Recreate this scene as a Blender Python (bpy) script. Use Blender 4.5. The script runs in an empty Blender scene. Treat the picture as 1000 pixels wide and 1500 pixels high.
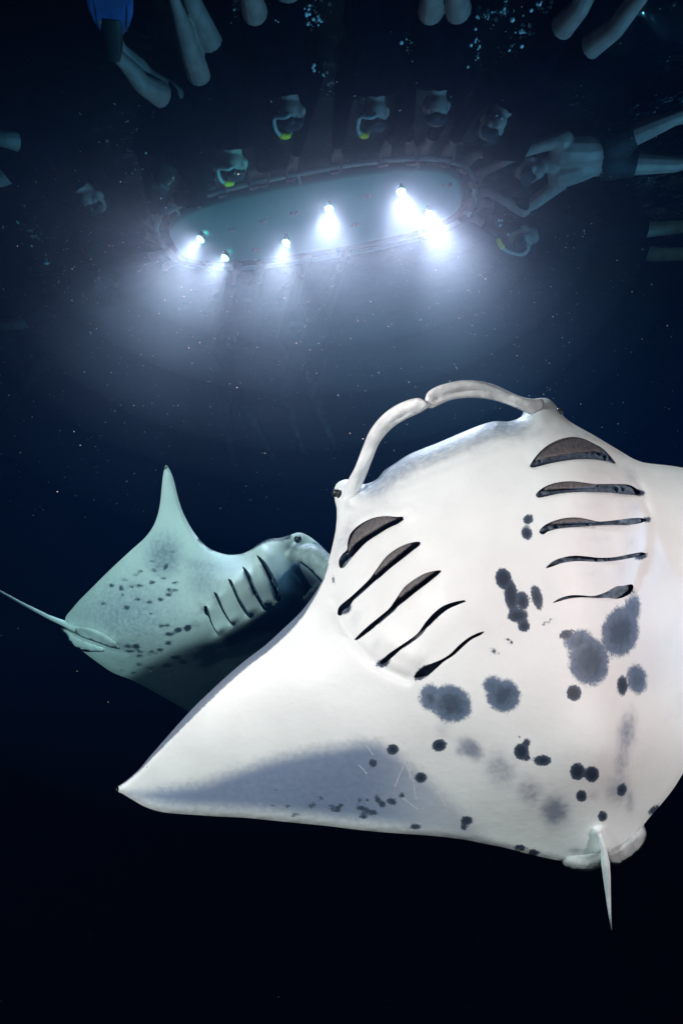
import bpy, bmesh, math, random
import numpy as np
from mathutils import Vector, Matrix
from mathutils.geometry import delaunay_2d_cdt

random.seed(7)
RNG = np.random.default_rng(11)
scene = bpy.context.scene
COL = scene.collection

# ------------------------------------------------------------------ camera
F = 977.0                       # focal length in pixels of the 1000 x 1500 photograph
PITCH = math.radians(24.0)
CAMZ = -4.2                     # 4.2 m under the water surface (z = 0)
cam_data = bpy.data.cameras.new("camera")
cam = bpy.data.objects.new("camera", cam_data)
COL.objects.link(cam)
cam.location = (0, 0, CAMZ)
cam.rotation_euler = (math.radians(90) + PITCH, 0, 0)
cam_data.sensor_fit = 'VERTICAL'
cam_data.sensor_height = 36.0
cam_data.lens = 36.0 * F / 1500.0
cam_data.clip_start = 0.02
cam_data.clip_end = 400
scene.camera = cam

# ------------------------------------------------------------------ world (a moonless night sky)
world = bpy.data.worlds.new("World")
scene.world = world
world.use_nodes = True
wn = world.node_tree.nodes
bgn = wn["Background"]
sky_tex = wn.new("ShaderNodeTexSky")
sky_tex.sky_type = 'NISHITA'
sky_tex.sun_disc = False
sky_tex.sun_elevation = math.radians(-6)
sky_tex.sun_rotation = math.radians(150)
world.node_tree.links.new(sky_tex.outputs[0], bgn.inputs[0])
bgn.inputs[1].default_value = 0.004

# ------------------------------------------------------------------ the two strobes that lit the picture, either side of the camera
def spot_light(name, loc, target, energy, colour, size_deg, blend, radius):
    d = bpy.data.lights.new(name, 'SPOT')
    d.energy = energy
    d.color = colour
    d.spot_size = math.radians(size_deg)
    d.spot_blend = blend
    d.shadow_soft_size = radius
    o = bpy.data.objects.new(name, d)
    COL.objects.link(o)
    o.location = loc
    o.rotation_euler = (Vector(target) - Vector(loc)).to_track_quat('-Z', 'Y').to_euler()
    return o

STROBE = (1.0, 0.328, 0.320)
spot_light("strobe", (-2.3, 0.10, -3.15), (-0.16, 2.7, -3.85), 1690, STROBE, 88, 0.5, 0.10)
spot_light("strobe", (2.6, 0.10, -3.8), (0.88, 2.2, -4.26), 790, STROBE, 68, 0.6, 0.10)
# unseen fill lights for divers' torches, added to brighten swimmers and board
spot_light("fill_spot", (6.2, 4.0, -7.2), (-0.45, 2.6, 0.0), 3000, (1.0, 0.33, 0.56), 33, 0.4, 0.08)
spot_light("fill_spot", (6.0, 6.5, -6.5), (-0.35, 3.85, 0.0), 2800, (1.0, 0.75, 0.82), 13, 0.7, 0.08)

# ------------------------------------------------------------------ exposure / render settings
vs = scene.view_settings
vs.view_transform = 'Standard'
vs.look = 'None'
vs.exposure = 0.0
vs.gamma = 1.0
vs.use_curve_mapping = False
scene.render.engine = 'CYCLES'
cy = scene.cycles
cy.use_denoising = True
cy.max_bounces = 6
cy.diffuse_bounces = 2
cy.glossy_bounces = 2
cy.transmission_bounces = 3
cy.volume_bounces = 1
cy.transparent_max_bounces = 6
cy.caustics_reflective = False
cy.caustics_refractive = False
cy.sample_clamp_indirect = 4.0
cy.use_adaptive_sampling = False

# ------------------------------------------------------------------ geometry helpers
CP, SP = math.cos(PITCH), math.sin(PITCH)

def at(x, y, d):
    """World points for photograph pixels (arrays allowed) at axial distance d from the lens."""
    x = np.asarray(x, float); y = np.asarray(y, float); d = np.asarray(d, float)
    a = (x - 500) / F; b = (750 - y) / F
    return np.stack([d * a, d * (CP - b * SP), CAMZ + d * (SP + b * CP)], -1)

def on_level(x, y, z):
    """Where the sight line of a pixel meets the horizontal plane at height z."""
    a = (x - 500) / F; b = (750 - y) / F
    t = (z - CAMZ) / (SP + b * CP)
    return Vector((t * a, t * (CP - b * SP), z))

def spline(pts, step, closed=True):
    """Catmull-Rom through 2D points, resampled to about `step`."""
    P = np.asarray(pts, float)
    n = len(P)
    out = []
    segs = n if closed else n - 1
    for i in range(segs):
        if closed:
            p0, p1, p2, p3 = P[(i - 1) % n], P[i], P[(i + 1) % n], P[(i + 2) % n]
        else:
            p0, p1, p2, p3 = P[max(i - 1, 0)], P[i], P[i + 1], P[min(i + 2, n - 1)]
        k = max(1, int(round(np.linalg.norm(p2 - p1) / step)))
        # centripetal-like damping: limit tangents to the segment length
        L = np.linalg.norm(p2 - p1)
        def tang(a, b, c):
            t = (c - a) * 0.5
            m = min(np.linalg.norm(b - a) if np.any(b != a) else L, np.linalg.norm(c - b) if np.any(c != b) else L)
            nt = np.linalg.norm(t)
            return t * min(1.0, m * 1.2 / nt) if nt > 1e-9 else t
        m1 = tang(p0, p1, p2); m2 = tang(p1, p2, p3)
        m1 = m1 * min(1, L / (np.linalg.norm(m1) + 1e-9)); m2 = m2 * min(1, L / (np.linalg.norm(m2) + 1e-9))
        for j in range(k):
            t = j / k
            h00 = 2*t**3 - 3*t**2 + 1; h10 = t**3 - 2*t**2 + t; h01 = -2*t**3 + 3*t**2; h11 = t**3 - t**2
            out.append(h00*p1 + h10*m1 + h01*p2 + h11*m2)
    if not closed:
        out.append(P[-1])
    return np.array(out)

def seg_dist(Q, poly, closed=True):
    """Distance of points Q (N,2) to a polyline, with the parameter of the nearest segment and signed side."""
    A = poly; B = np.roll(poly, -1, 0) if closed else poly[1:]
    if not closed:
        A = poly[:-1]
    best = np.full(len(Q), 1e9); side = np.zeros(len(Q)); par = np.zeros(len(Q))
    for i in range(len(A)):
        ab = B[i] - A[i]; L2 = ab @ ab + 1e-12
        ap = Q - A[i]
        t = np.clip((ap @ ab) / L2, 0, 1)
        d = np.hypot(ap[:, 0] - t*ab[0], ap[:, 1] - t*ab[1])
        m = d < best
        best[m] = d[m]
        cr = ab[0]*ap[:, 1] - ab[1]*ap[:, 0]
        side[m] = np.sign(cr[m]); par[m] = (i + t[m]) / len(A)
    return best, side, par

def inside(Q, poly):
    x, y = Q[:, 0], Q[:, 1]
    c = np.zeros(len(Q), bool)
    A = poly; B = np.roll(poly, -1, 0)
    for (x1, y1), (x2, y2) in zip(A, B):
        if y1 == y2:
            continue
        m = ((y1 > y) != (y2 > y)) & (x < (x2 - x1) * (y - y1) / (y2 - y1) + x1)
        c ^= m
    return c

def sdf(Q, poly):
    """Positive inside the polygon, in pixels."""
    d, _, _ = seg_dist(Q, poly)
    return np.where(inside(Q, poly), d, -d)

def tps(ctrl):
    """Thin-plate spline through (x, y, value) control points."""
    C = np.array(ctrl, float); X = C[:, :2] / 300.0; v = C[:, 2]; n = len(C)
    r = np.linalg.norm(X[:, None] - X[None], axis=2)
    K = np.where(r > 0, r*r*np.log(r + 1e-12), 0) + np.eye(n) * 1e-3
    Pm = np.hstack([np.ones((n, 1)), X])
    A = np.block([[K, Pm], [Pm.T, np.zeros((3, 3))]])
    w = np.linalg.solve(A, np.concatenate([v, np.zeros(3)]))
    def f(Q):
        Z = np.asarray(Q, float) / 300.0
        r = np.linalg.norm(Z[:, None] - X[None], axis=2)
        U = np.where(r > 0, r*r*np.log(r + 1e-12), 0)
        return U @ w[:n] + w[n] + Z @ w[n+1:]
    return f

def ellipses(Q, lst):
    """Rough signed distance (pixels, positive inside) to a set of ellipses (cx, cy, rx, ry, degrees)."""
    out = np.full(len(Q), -60.0)
    for e in lst:
        cx, cy_, rx, ry = e[:4]
        a = math.radians(e[4]) if len(e) > 4 else 0
        dx = Q[:, 0] - cx; dy = Q[:, 1] - cy_
        u = (dx*math.cos(a) + dy*math.sin(a)) / rx; v = (-dx*math.sin(a) + dy*math.cos(a)) / ry
        out = np.maximum(out, (1 - np.hypot(u, v)) * min(rx, ry))
    return out

def puffs(Q, lst):
    out = np.zeros(len(Q))
    for e in lst:
        cx, cy_, rx, ry, a, amt = e
        a = math.radians(a)
        dx = Q[:, 0] - cx; dy = Q[:, 1] - cy_
        u = (dx*math.cos(a) + dy*math.sin(a)) / rx; v = (-dx*math.sin(a) + dy*math.cos(a)) / ry
        out = np.maximum(out, amt*np.exp(-(u*u + v*v)))
    return out

def sstep(a, b, x):
    t = np.clip((x - a) / (b - a), 0, 1)
    return t*t*(3 - 2*t)

def link(o, parent=None):
    COL.objects.link(o)
    if parent is not None:
        o.parent = parent
    return o

def thing(name, label, category, loc, group=None):
    o = bpy.data.objects.new(name, None)
    o.empty_display_size = 0.2
    o.location = loc
    o["label"] = label; o["category"] = category
    if group:
        o["group"] = group
    return link(o)

def origin(o):
    p = Vector((0, 0, 0))
    while o is not None:
        p += o.location
        o = o.parent
    return p

def mesh_obj(name, verts, faces, mats, parent=None, smooth=True, attrs=None, face_mats=None, sharp=None):
    """One mesh object from world-space vertices (no rotations are used on parents)."""
    off = np.array(origin(parent)) if parent is not None else np.zeros(3)
    me = bpy.data.meshes.new(name)
    V = np.asarray(verts, float) - off
    me.from_pydata(V.tolist(), [], faces)
    for m in (mats if isinstance(mats, (list, tuple)) else [mats]):
        me.materials.append(m)
    if smooth:
        me.polygons.foreach_set("use_smooth", [True]*len(me.polygons))
    if face_mats is not None:
        me.polygons.foreach_set("material_index", list(face_mats))
    if attrs:
        for k, v in attrs.items():
            a = me.attributes.new(k, 'FLOAT', 'POINT')
            a.data.foreach_set("value", np.asarray(v, np.float32))
    me.update()
    if sharp:
        me.set_sharp_from_angle(angle=math.radians(sharp))
    o = bpy.data.objects.new(name, me)
    return link(o, parent)

def tube_data(path, radii, n=12, cap=True, squash=None):
    """Vertices and faces of a tapered tube along 3D points."""
    P = [Vector(p) for p in path]
    V, Fc = [], []
    up = None
    for i, p in enumerate(P):
        t = (P[min(i+1, len(P)-1)] - P[max(i-1, 0)]).normalized()
        if up is None:
            up = Vector((0, 0, 1)) if abs(t.z) < 0.9 else Vector((1, 0, 0))
        s = t.cross(up).normalized(); up = s.cross(t).normalized()
        for k in range(n):
            a = 2*math.pi*k/n
            V.append(p + (s*math.cos(a) + up*math.sin(a)*(squash or 1.0))*radii[i])
    for i in range(len(P)-1):
        for k in range(n):
            a = i*n+k; b = i*n+(k+1) % n
            Fc.append((a, b, b+n, a+n))
    if cap:
        Fc.append(tuple(range(n))[::-1]); Fc.append(tuple((len(P)-1)*n+k for k in range(n)))
    return V, Fc

def merge(parts):
    V, Fc = [], []
    for v, f in parts:
        o = len(V); V += [Vector(p) for p in v]; Fc += [tuple(i+o for i in q) for q in f]
    return V, Fc

def box_data(c, sx, sy, sz, axes=None):
    c = Vector(c)
    ax = axes or (Vector((1, 0, 0)), Vector((0, 1, 0)), Vector((0, 0, 1)))
    V = [c + ax[0]*(i*sx/2) + ax[1]*(j*sy/2) + ax[2]*(k*sz/2) for i in (-1, 1) for j in (-1, 1) for k in (-1, 1)]
    return V, [(0, 1, 3, 2), (4, 6, 7, 5), (0, 4, 5, 1), (2, 3, 7, 6), (0, 2, 6, 4), (1, 5, 7, 3)]

# ------------------------------------------------------------------ materials
class NT:
    def __init__(self, name):
        self.m = bpy.data.materials.new(name); self.m.use_nodes = True
        self.t = self.m.node_tree; self.b = self.t.nodes["Principled BSDF"]; self.out = self.t.nodes["Material Output"]
    def n(self, typ, **kw):
        q = self.t.nodes.new(typ)
        for k, v in kw.items():
            setattr(q, k, v)
        return q
    def l(self, a, b):
        self.t.links.new(a, b)
    def attr(self, name):
        q = self.n("ShaderNodeAttribute"); q.attribute_name = name
        return q.outputs["Fac"]
    def math(self, op, a, b=None, clamp=False):
        q = self.n("ShaderNodeMath", operation=op, use_clamp=clamp)
        for i, v in enumerate((a, b)):
            if v is None: continue
            if hasattr(v, "links"): self.l(v, q.inputs[i])
            else: q.inputs[i].default_value = v
        return q.outputs[0]
    def ramp(self, v, a, b, lo=0.0, hi=1.0):
        q = self.n("ShaderNodeMapRange", interpolation_type='SMOOTHSTEP')
        self.l(v, q.inputs[0])
        for i, k in enumerate((a, b, lo, hi)): q.inputs[i+1].default_value = k
        return q.outputs[0]
    def noise(self, scale, detail=3, rough=0.5, coord=None):
        q = self.n("ShaderNodeTexNoise"); q.inputs["Scale"].default_value = scale
        q.inputs["Detail"].default_value = detail; q.inputs["Roughness"].default_value = rough
        if coord is None:
            if not hasattr(self, "tc"): self.tc = self.n("ShaderNodeTexCoord")
            coord = self.tc.outputs["Object"]
        self.l(coord, q.inputs["Vector"])
        return q.outputs["Fac"]
    def mix(self, fac, a, b):
        q = self.n("ShaderNodeMix", data_type='RGBA')
        if hasattr(fac, "links"): self.l(fac, q.inputs[0])
        else: q.inputs[0].default_value = fac
        for i, v in ((6, a), (7, b)):
            if hasattr(v, "links"): self.l(v, q.inputs[i])
            else: q.inputs[i].default_value = (*v, 1)
        return q.outputs[2]
    def bump(self, h, strength, dist):
        q = self.n("ShaderNodeBump"); q.inputs["Strength"].default_value = strength; q.inputs["Distance"].default_value = dist
        self.l(h, q.inputs["Height"]); self.l(q.outputs[0], self.b.inputs["Normal"])

def simple(name, col, rough=0.5, noise_amt=0.15, noise_scale=20, bump=0.0, spec=0.5, metal=0.0):
    T = NT(name)
    c2 = tuple(c*(1-noise_amt*2) for c in col)
    T.l(T.mix(T.ramp(T.noise(noise_scale), 0.3, 0.7), c2, col), T.b.inputs["Base Color"])
    T.b.inputs["Roughness"].default_value = rough
    T.b.inputs["Specular IOR Level"].default_value = spec
    T.b.inputs["Metallic"].default_value = metal
    if bump:
        T.bump(T.noise(noise_scale*4), bump, 0.01)
    return T.m

def manta_skin(name, white, seed_scale=1.0):
    """White belly skin with slate spots; the pigment and some painted shade come from per-vertex distances, roughened by noise."""
    T = NT(name)
    fine = T.noise(150, 4, 0.6); mid = T.noise(45, 4, 0.6); low = T.noise(5, 3, 0.5); speck = T.noise(330, 2, 0.5)
    nf = T.math('SUBTRACT', fine, 0.5); nm = T.math('SUBTRACT', mid, 0.5)
    base = T.mix(T.ramp(low, 0.3, 0.7), tuple(c*0.93 for c in white), white)
    # warm grey blemishes
    base = T.mix(T.math('MULTIPLY', T.ramp(mid, 0.55, 0.8), 0.12), base, (0.45, 0.44, 0.46))
    base = T.mix(T.math('MULTIPLY', T.ramp(T.noise(11, 4, 0.6), 0.5, 0.8), 0.14), base, (0.66, 0.58, 0.58))
    # soft smudges and painted soft shade
    sm = T.attr("smudge_shade")
    smn = T.math('ADD', sm, T.math('MULTIPLY', nm, T.math('MULTIPLY', sm, 1.2)))
    base = T.mix(T.ramp(smn, 0.05, 0.95, 0, 0.9), base, (0.19, 0.225, 0.30))
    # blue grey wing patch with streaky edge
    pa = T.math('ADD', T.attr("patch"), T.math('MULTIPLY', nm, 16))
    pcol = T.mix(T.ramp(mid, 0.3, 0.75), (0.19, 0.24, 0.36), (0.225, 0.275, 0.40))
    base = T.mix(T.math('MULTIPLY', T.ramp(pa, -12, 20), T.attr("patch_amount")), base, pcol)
    # large blots with ragged soft edge
    bl = T.math('ADD', T.attr("blot"), T.math('ADD', T.math('MULTIPLY', nf, 11), T.math('MULTIPLY', nm, 10)))
    bcol = T.mix(T.ramp(T.math('ADD', bl, T.math('MULTIPLY', nm, 12)), 2, 20), (0.12, 0.165, 0.245), (0.052, 0.078, 0.118))
    base = T.mix(T.ramp(bl, -3, 4), base, bcol)
    # crisp dark spots
    sp = T.math('ADD', T.attr("spot"), T.math('MULTIPLY', nf, 6))
    scol = T.mix(T.ramp(sp, 1, 6), (0.055, 0.075, 0.115), (0.022, 0.034, 0.055))
    base = T.mix(T.ramp(sp, -1.3, 1.3), base, scol)
    # dark upper side, creeping round the edge; dark also carries painted wing shade
    rim = T.math('ADD', T.attr("rim"), T.math('MULTIPLY', nf, 5))
    base = T.mix(T.ramp(rim, -1.0, 1.6), base, (0.13, 0.16, 0.22))
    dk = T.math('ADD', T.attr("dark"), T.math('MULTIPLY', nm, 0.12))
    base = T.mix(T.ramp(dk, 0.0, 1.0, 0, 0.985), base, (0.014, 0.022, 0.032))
    # pale scratches
    base = T.mix(T.math('MULTIPLY', T.ramp(T.math('ADD', T.attr("scratch"), nf), 0.35, 0.8), 0.55), base, (0.75, 0.75, 0.76))
    T.l(base, T.b.inputs["Base Color"])
    T.b.inputs["Roughness"].default_value = 0.5
    T.b.inputs["Specular IOR Level"].default_value = 0.35
    h = T.math('ADD', T.math('MULTIPLY', mid, 0.7), T.math('MULTIPLY', speck, 0.3))
    h = T.math('ADD', h, T.math('MULTIPLY', T.noise(14, 3, 0.5), 1.6))
    T.bump(h, 0.17, 0.008)
    return T.m

M_SKIN = manta_skin("manta belly skin", (0.80, 0.80, 0.80))
M_FIN = simple("manta fin skin", (0.86, 0.86, 0.87), 0.5, 0.10, 16, 0.2)
M_FIN_GREY = simple("manta pelvic fin skin", (0.50, 0.49, 0.50), 0.5, 0.16, 22, 0.2)
M_GILL = simple("dark gill tissue", (0.15, 0.20, 0.27), 0.55, 0.3, 60, 0.3)

def gill_plate_material():
    T = NT("brown gill plates")
    st = T.n("ShaderNodeMapping"); st.inputs["Scale"].default_value = (260, 60, 60)
    T.l(T.n("ShaderNodeTexCoord").outputs["Object"], st.inputs["Vector"])
    w = T.noise(1.0, 4, 0.6, st.outputs[0])
    T.l(T.mix(T.ramp(w, 0.3, 0.7), (0.055, 0.055, 0.062), (0.155, 0.128, 0.128)), T.b.inputs["Base Color"])
    T.b.inputs["Roughness"].default_value = 0.6
    T.bump(w, 0.3, 0.004)
    return T.m
M_PLATE = gill_plate_material()

def pvc_material():
    return simple("white pvc pipe", (0.62, 0.72, 0.68), 0.35, 0.08, 9)
M_PVC = pvc_material()

def board_material():
    T = NT("board hull")
    n = T.noise(3, 4); f = T.noise(60, 3)
    c = T.mix(T.ramp(n, 0.3, 0.7), (0.15, 0.74, 0.66), (0.20, 0.80, 0.72))
    c = T.mix(T.math('MULTIPLY', T.ramp(f, 0.55, 0.75), 0.15), c, (0.12, 0.50, 0.45))
    T.l(c, T.b.inputs["Base Color"]); T.b.inputs["Roughness"].default_value = 0.4
    return T.m
M_BOARD = board_material()
M_BLACK = simple("black plastic", (0.02, 0.02, 0.022), 0.4)
M_STEEL = simple("white glint fitting", (0.92, 0.92, 0.92), 0.25, 0.03, 30)  # plain white stands in for the glints on these fittings
M_SUIT = simple("navy neoprene", (0.0018, 0.0030, 0.008), 0.9, 0.25, 18, 0.0, 0.0)
M_SUIT_BLACK = simple("black neoprene", (0.002, 0.0025, 0.004), 0.9, 0.25, 18, 0.25)
M_HUMAN = simple("bare skin", (0.44, 0.275, 0.245), 0.55, 0.14, 14, 0.15)
M_SHORTS = simple("black swim shorts", (0.008, 0.008, 0.010), 0.7, 0.2, 30, 0.3)
M_BLUEFIN = simple("blue swim fin rubber", (0.05, 0.13, 0.42), 0.45, 0.2, 12)
M_TUBE = simple("pale snorkel tube", (0.45, 0.48, 0.48), 0.3)
M_YELLOW = simple("yellow snorkel band", (1.0, 0.62, 0.0), 0.4, 0.05)
M_HAIR = simple("dark wet hair", (0.015, 0.012, 0.010), 0.4, 0.3, 60)
M_SPECK = simple("plankton", (0.75, 0.78, 0.76), 0.4)

def lens_material(strength):
    T = NT("lit lamp lens")
    T.b.inputs["Emission Color"].default_value = (0.95, 1.0, 1.0, 1)
    T.b.inputs["Emission Strength"].default_value = strength
    return T.m
M_LENS = lens_material(14)

def water_material():
    T = NT("night water surface")
    b = T.b
    b.inputs["Base Color"].default_value = (1, 1, 1, 1)
    b.inputs["Roughness"].default_value = 0.03
    b.inputs["IOR"].default_value = 1.333
    b.inputs["Transmission Weight"].default_value = 1.0
    T.bump(T.noise(6, 4, 0.6), 0.5, 0.05)
    return T.m
M_WATER = water_material()

# ------------------------------------------------------------------ the setting: water surface, sea floor, haze
def water_surface():
    n = 90
    xs = np.linspace(-16, 16, n); ys = np.linspace(-6, 26, n)
    X, Y = np.meshgrid(xs, ys)
    Z = 0.02*np.sin(1.9*X + 0.7*Y) + 0.018*np.sin(-1.3*X + 2.3*Y + 1) + 0.012*np.sin(3.7*X + 2.9*Y + 2)
    V = np.stack([X, Y, Z], -1).reshape(-1, 3)
    Fc = [(j*n+i, j*n+i+1, (j+1)*n+i+1, (j+1)*n+i) for j in range(n-1) for i in range(n-1)]
    o = mesh_obj("water", V, Fc, M_WATER)
    o["kind"] = "structure"
    n = 40
    xs = np.linspace(-60, 60, n); ys = np.linspace(-60, 120, n)
    X, Y = np.meshgrid(xs, ys)
    Z = -11 + 0.25*np.sin(0.4*X)*np.cos(0.31*Y)
    V = np.stack([X, Y, Z], -1).reshape(-1, 3)
    Fc = [(j*n+i, j*n+i+1, (j+1)*n+i+1, (j+1)*n+i) for j in range(n-1) for i in range(n-1)]
    o = mesh_obj("sea_floor", V, Fc, simple("dark sand", (0.10, 0.095, 0.085), 0.9, 0.3, 2, 0.3))
    o["kind"] = "structure"
water_surface()

HAZE = dict(density=0.22, color=(0.0012, 0.004, 0.012), absorb=(0.0, 0.83, 0.865), aniso=0.3)
SWARM = dict(density=1.0, color=(0.80, 0.80, 0.92), absorb=(1, 1, 1), aniso=0.35)
def haze():
    v, f = box_data((0, 15, -5.7), 130, 220, 12.6)
    me = bpy.data.meshes.new("haze"); me.from_pydata([tuple(p) for p in v], [], f)
    m = bpy.data.materials.new("sea water body"); m.use_nodes = True
    nt = m.node_tree
    nt.nodes.remove(nt.nodes["Principled BSDF"])
    pv = nt.nodes.new("ShaderNodeVolumePrincipled")
    pv.inputs["Color"].default_value = (*HAZE["color"], 1)
    pv.inputs["Density"].default_value = HAZE["density"]
    pv.inputs["Anisotropy"].default_value = HAZE["aniso"]
    pv.inputs["Absorption Color"].default_value = (*HAZE["absorb"], 1)
    nt.links.new(pv.outputs[0], nt.nodes["Material Output"].inputs["Volume"])
    me.materials.append(m)
    o = link(bpy.data.objects.new("haze", me)); o["kind"] = "stuff"
haze()

def volume_material(name, h):
    m = bpy.data.materials.new(name); m.use_nodes = True
    nt = m.node_tree
    nt.nodes.remove(nt.nodes["Principled BSDF"])
    pv = nt.nodes.new("ShaderNodeVolumePrincipled")
    pv.inputs["Color"].default_value = (*h["color"], 1)
    pv.inputs["Density"].default_value = h["density"]
    pv.inputs["Anisotropy"].default_value = h["aniso"]
    pv.inputs["Absorption Color"].default_value = (*h["absorb"], 1)
    nt.links.new(pv.outputs[0], nt.nodes["Material Output"].inputs["Volume"])
    return m

def swarm():
    """The cloud of plankton that gathers under the lamps: thicker water in a soft-sided lens shape, plus one added blue haze shell."""
    shells = ((3.2, 2.6, 2.5, .006), (2.8, 2.1, 2.0, .014), (2.5, 1.7, 1.75, .026), (2.15, 1.3, 1.3, .055), (1.8, 0.95, 0.9, .075), (4.0, 3.4, 4.2, .008))  # last shell is added blue haze, tinting the water navy round the glow
    for i, (rx, ry, rz, dens) in enumerate(shells):
        m = volume_material("plankton haze", dict(SWARM, density=dens*SWARM["density"], color=(0.03, 0.26, 0.9) if rz > 4 else SWARM["color"]))
        V, Fc = [], []
        n, k = 24, 48
        for a in range(n+1):
            th = math.pi*a/n
            for b in range(k):
                ph = 2*math.pi*b/k
                z = math.cos(th)
                V.append((-0.23 + rx*math.sin(th)*math.cos(ph), 3.75 + ry*math.sin(th)*math.sin(ph), -0.12 + (rz*z if z < 0 else 0.02*z)))
        for a in range(n):
            for b in range(k):
                Fc.append((a*k+b, (a+1)*k+b, (a+1)*k+(b+1) % k, a*k+(b+1) % k))
        o = mesh_obj("plankton_haze", V, Fc, m)
        o["kind"] = "stuff"
swarm()

# ------------------------------------------------------------------ generic slab: a fleshy sheet with its own thickness, grown from an outline
def slab(name, outline, depth, parent, mats, spacing=5.0, step=4.0, thick=None, round_px=10, round_m=0.01, round_fn=None,
         slits=(), relief=None, pigment=None, extra=None, pocket=0.05, closed_spline=True):
    out = spline(outline, step) if closed_spline else np.asarray(outline, float)
    lo = out.min(0) - spacing; hi = out.max(0) + spacing
    gx = np.arange(lo[0], hi[0], spacing); gy = np.arange(lo[1], hi[1], spacing*0.866)
    G = np.array([(x + (spacing/2 if j % 2 else 0), y) for j, y in enumerate(gy) for x in gx])
    G += RNG.uniform(-0.18, 0.18, G.shape)*spacing
    sl = [spline(s, max(2.0, step*0.7)) for s in slits]
    G = G[inside(G, out)]
    G = G[seg_dist(G, out)[0] > spacing*0.55]
    for s in sl:
        G = G[seg_dist(G, s)[0] > spacing*0.5]
    if extra is not None and len(extra):
        ex = np.asarray(extra, float); G = np.vstack([G, ex[inside(ex, out)]])
    pts = [Vector(p) for p in out]; edges = [(i, (i+1) % len(out)) for i in range(len(out))]
    for s in sl:
        o = len(pts); pts += [Vector(p) for p in s]; edges += [(o+i, o+(i+1) % len(s)) for i in range(len(s))]
    nb = len(pts)
    pts += [Vector(p) for p in G]
    r = delaunay_2d_cdt(pts, edges, [], 0, 1e-4)
    P = np.array([tuple(v) for v in r[0]]); T = np.array([tuple(f) for f in r[2]])
    cen = P[T].mean(1)
    T = T[inside(cen, out)]; cen = P[T].mean(1)
    # consistent orientation: image-space clockwise looks at the camera
    cr = np.cross(P[T[:, 1]] - P[T[:, 0]], P[T[:, 2]] - P[T[:, 0]])
    T[cr > 0] = T[cr > 0][:, ::-1]
    in_slit = np.zeros(len(T), bool)
    for s in sl:
        in_slit |= inside(cen, s)
    e = seg_dist(P, out)[0]
    D = depth(P)
    rp = round_px; rm = round_m
    if round_fn is not None:
        w = round_fn(P); rp = round_px*(1-w) + w*round_fn.px; rm = round_m*(1-w) + w*round_fn.m
    q = np.clip(1 - e/rp, 0, 1)
    D = D + rm*(1 - np.sqrt(np.clip(1 - q*q, 0, 1)))
    if relief is not None:
        D = D - relief(P)
    Th = thick(P, e)
    Th = np.where(e < 1e-3, 0, np.maximum(Th, 0.003))
    front = at(P[:, 0], P[:, 1], D); back = at(P[:, 0], P[:, 1], D + Th)
    V = [*front]; FM = []; Fc = []
    for t in T[~in_slit]:
        Fc.append(tuple(int(i) for i in t)); FM.append(0)
    bidx = np.arange(len(P)); src = list(range(len(P))); isback = [0.0]*len(P)
    for i in range(len(P)):
        if e[i] >= 1e-3:
            bidx[i] = len(V); V.append(back[i]); src.append(i); isback.append(1.0)
    for t in T:
        Fc.append(tuple(int(bidx[i]) for i in t[::-1])); FM.append(0)
    # gill pockets
    if len(sl):
        cnt = {}
        for t in T[in_slit]:
            for a, b in ((t[0], t[1]), (t[1], t[2]), (t[2], t[0])):
                cnt[(int(a), int(b))] = 1
        rim = [(a, b) for (a, b) in cnt if (b, a) not in cnt]
        dn = {}
        used = set(int(i) for t in T[in_slit] for i in t)
        for i in used:
            pd = min(pocket, 0.6*Th[i]) if e[i] > 1 else 0
            dn[i] = len(V); V.append(at(P[i, 0], P[i, 1], D[i] + pd)); src.append(i); isback.append(2.0)
        for a, b in rim:
            Fc.append((a, b, dn[b], dn[a])); FM.append(1)
        for t in T[in_slit]:
            Fc.append(tuple(dn[int(i)] for i in t)); FM.append(1)
    attrs = None
    if pigment is not None:
        src = np.array(src); ib = np.array(isback)
        A = pigment(P, e)
        attrs = {}
        for k in ("smudge_shade", "patch", "patch_amount", "blot", "spot", "rim", "dark", "scratch"):
            dflt = -60.0 if k in ("patch", "blot", "spot", "rim") else 0.0
            a = A.get(k, np.full(len(P), dflt))[src].astype(float)
            if k == "dark":
                a = np.where(ib == 1.0, 1.5, a)
            attrs[k] = a
    ob = mesh_obj(name, V, Fc, mats, parent, True, attrs, FM, sharp=70 if len(sl) else None)
    return ob, P, D

def polyline_dist(Q, pts):
    return seg_dist(Q, np.asarray(pts, float), closed=False)

# ------------------------------------------------------------------ the large manta ray, belly to the lens
BIG_OUT = [(170,1156),(186,1143),(203,1128),(220,1108),(240,1085),(262,1060),(285,1035),(310,1011),(335,988),(360,967),(390,944),
    (415,921),(440,897),(460,871),(472,850),(480,826),(486,803),(491,780),(493,762),(493,745),(490,730),(490,714),(496,706),(508,702),
    (520,705),(531,709),(542,707),(553,701),(562,690),(578,679),(600,665),(640,649),(680,632),(705,622),(725,617),(745,617),(762,611),
    (768,596),(776,586),(790,583),(802,584),(812,592),(819,603),(832,616),(850,627),(870,638),(890,650),(910,662),(925,671),(940,677),
    (960,680),(980,682),(1005,686),(1050,692),(1110,706),(1180,735),(1250,778),(1310,830),(1345,880),(1300,890),(1240,905),(1170,940),
    (1110,990),(1060,1045),(1020,1100),(1000,1132),(985,1156),(966,1180),(950,1198),(938,1214),(925,1232),(906,1244),(885,1250),
    (860,1258),(838,1260),(823,1261),(800,1257),(770,1250),(740,1242),(710,1236),(680,1230),(640,1225),(600,1222),(560,1219),(520,1215),
    (480,1210),(440,1206),(400,1202),(360,1198),(320,1196),(290,1194),(260,1192),(235,1189),(213,1182),(195,1172),(182,1164)]
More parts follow.
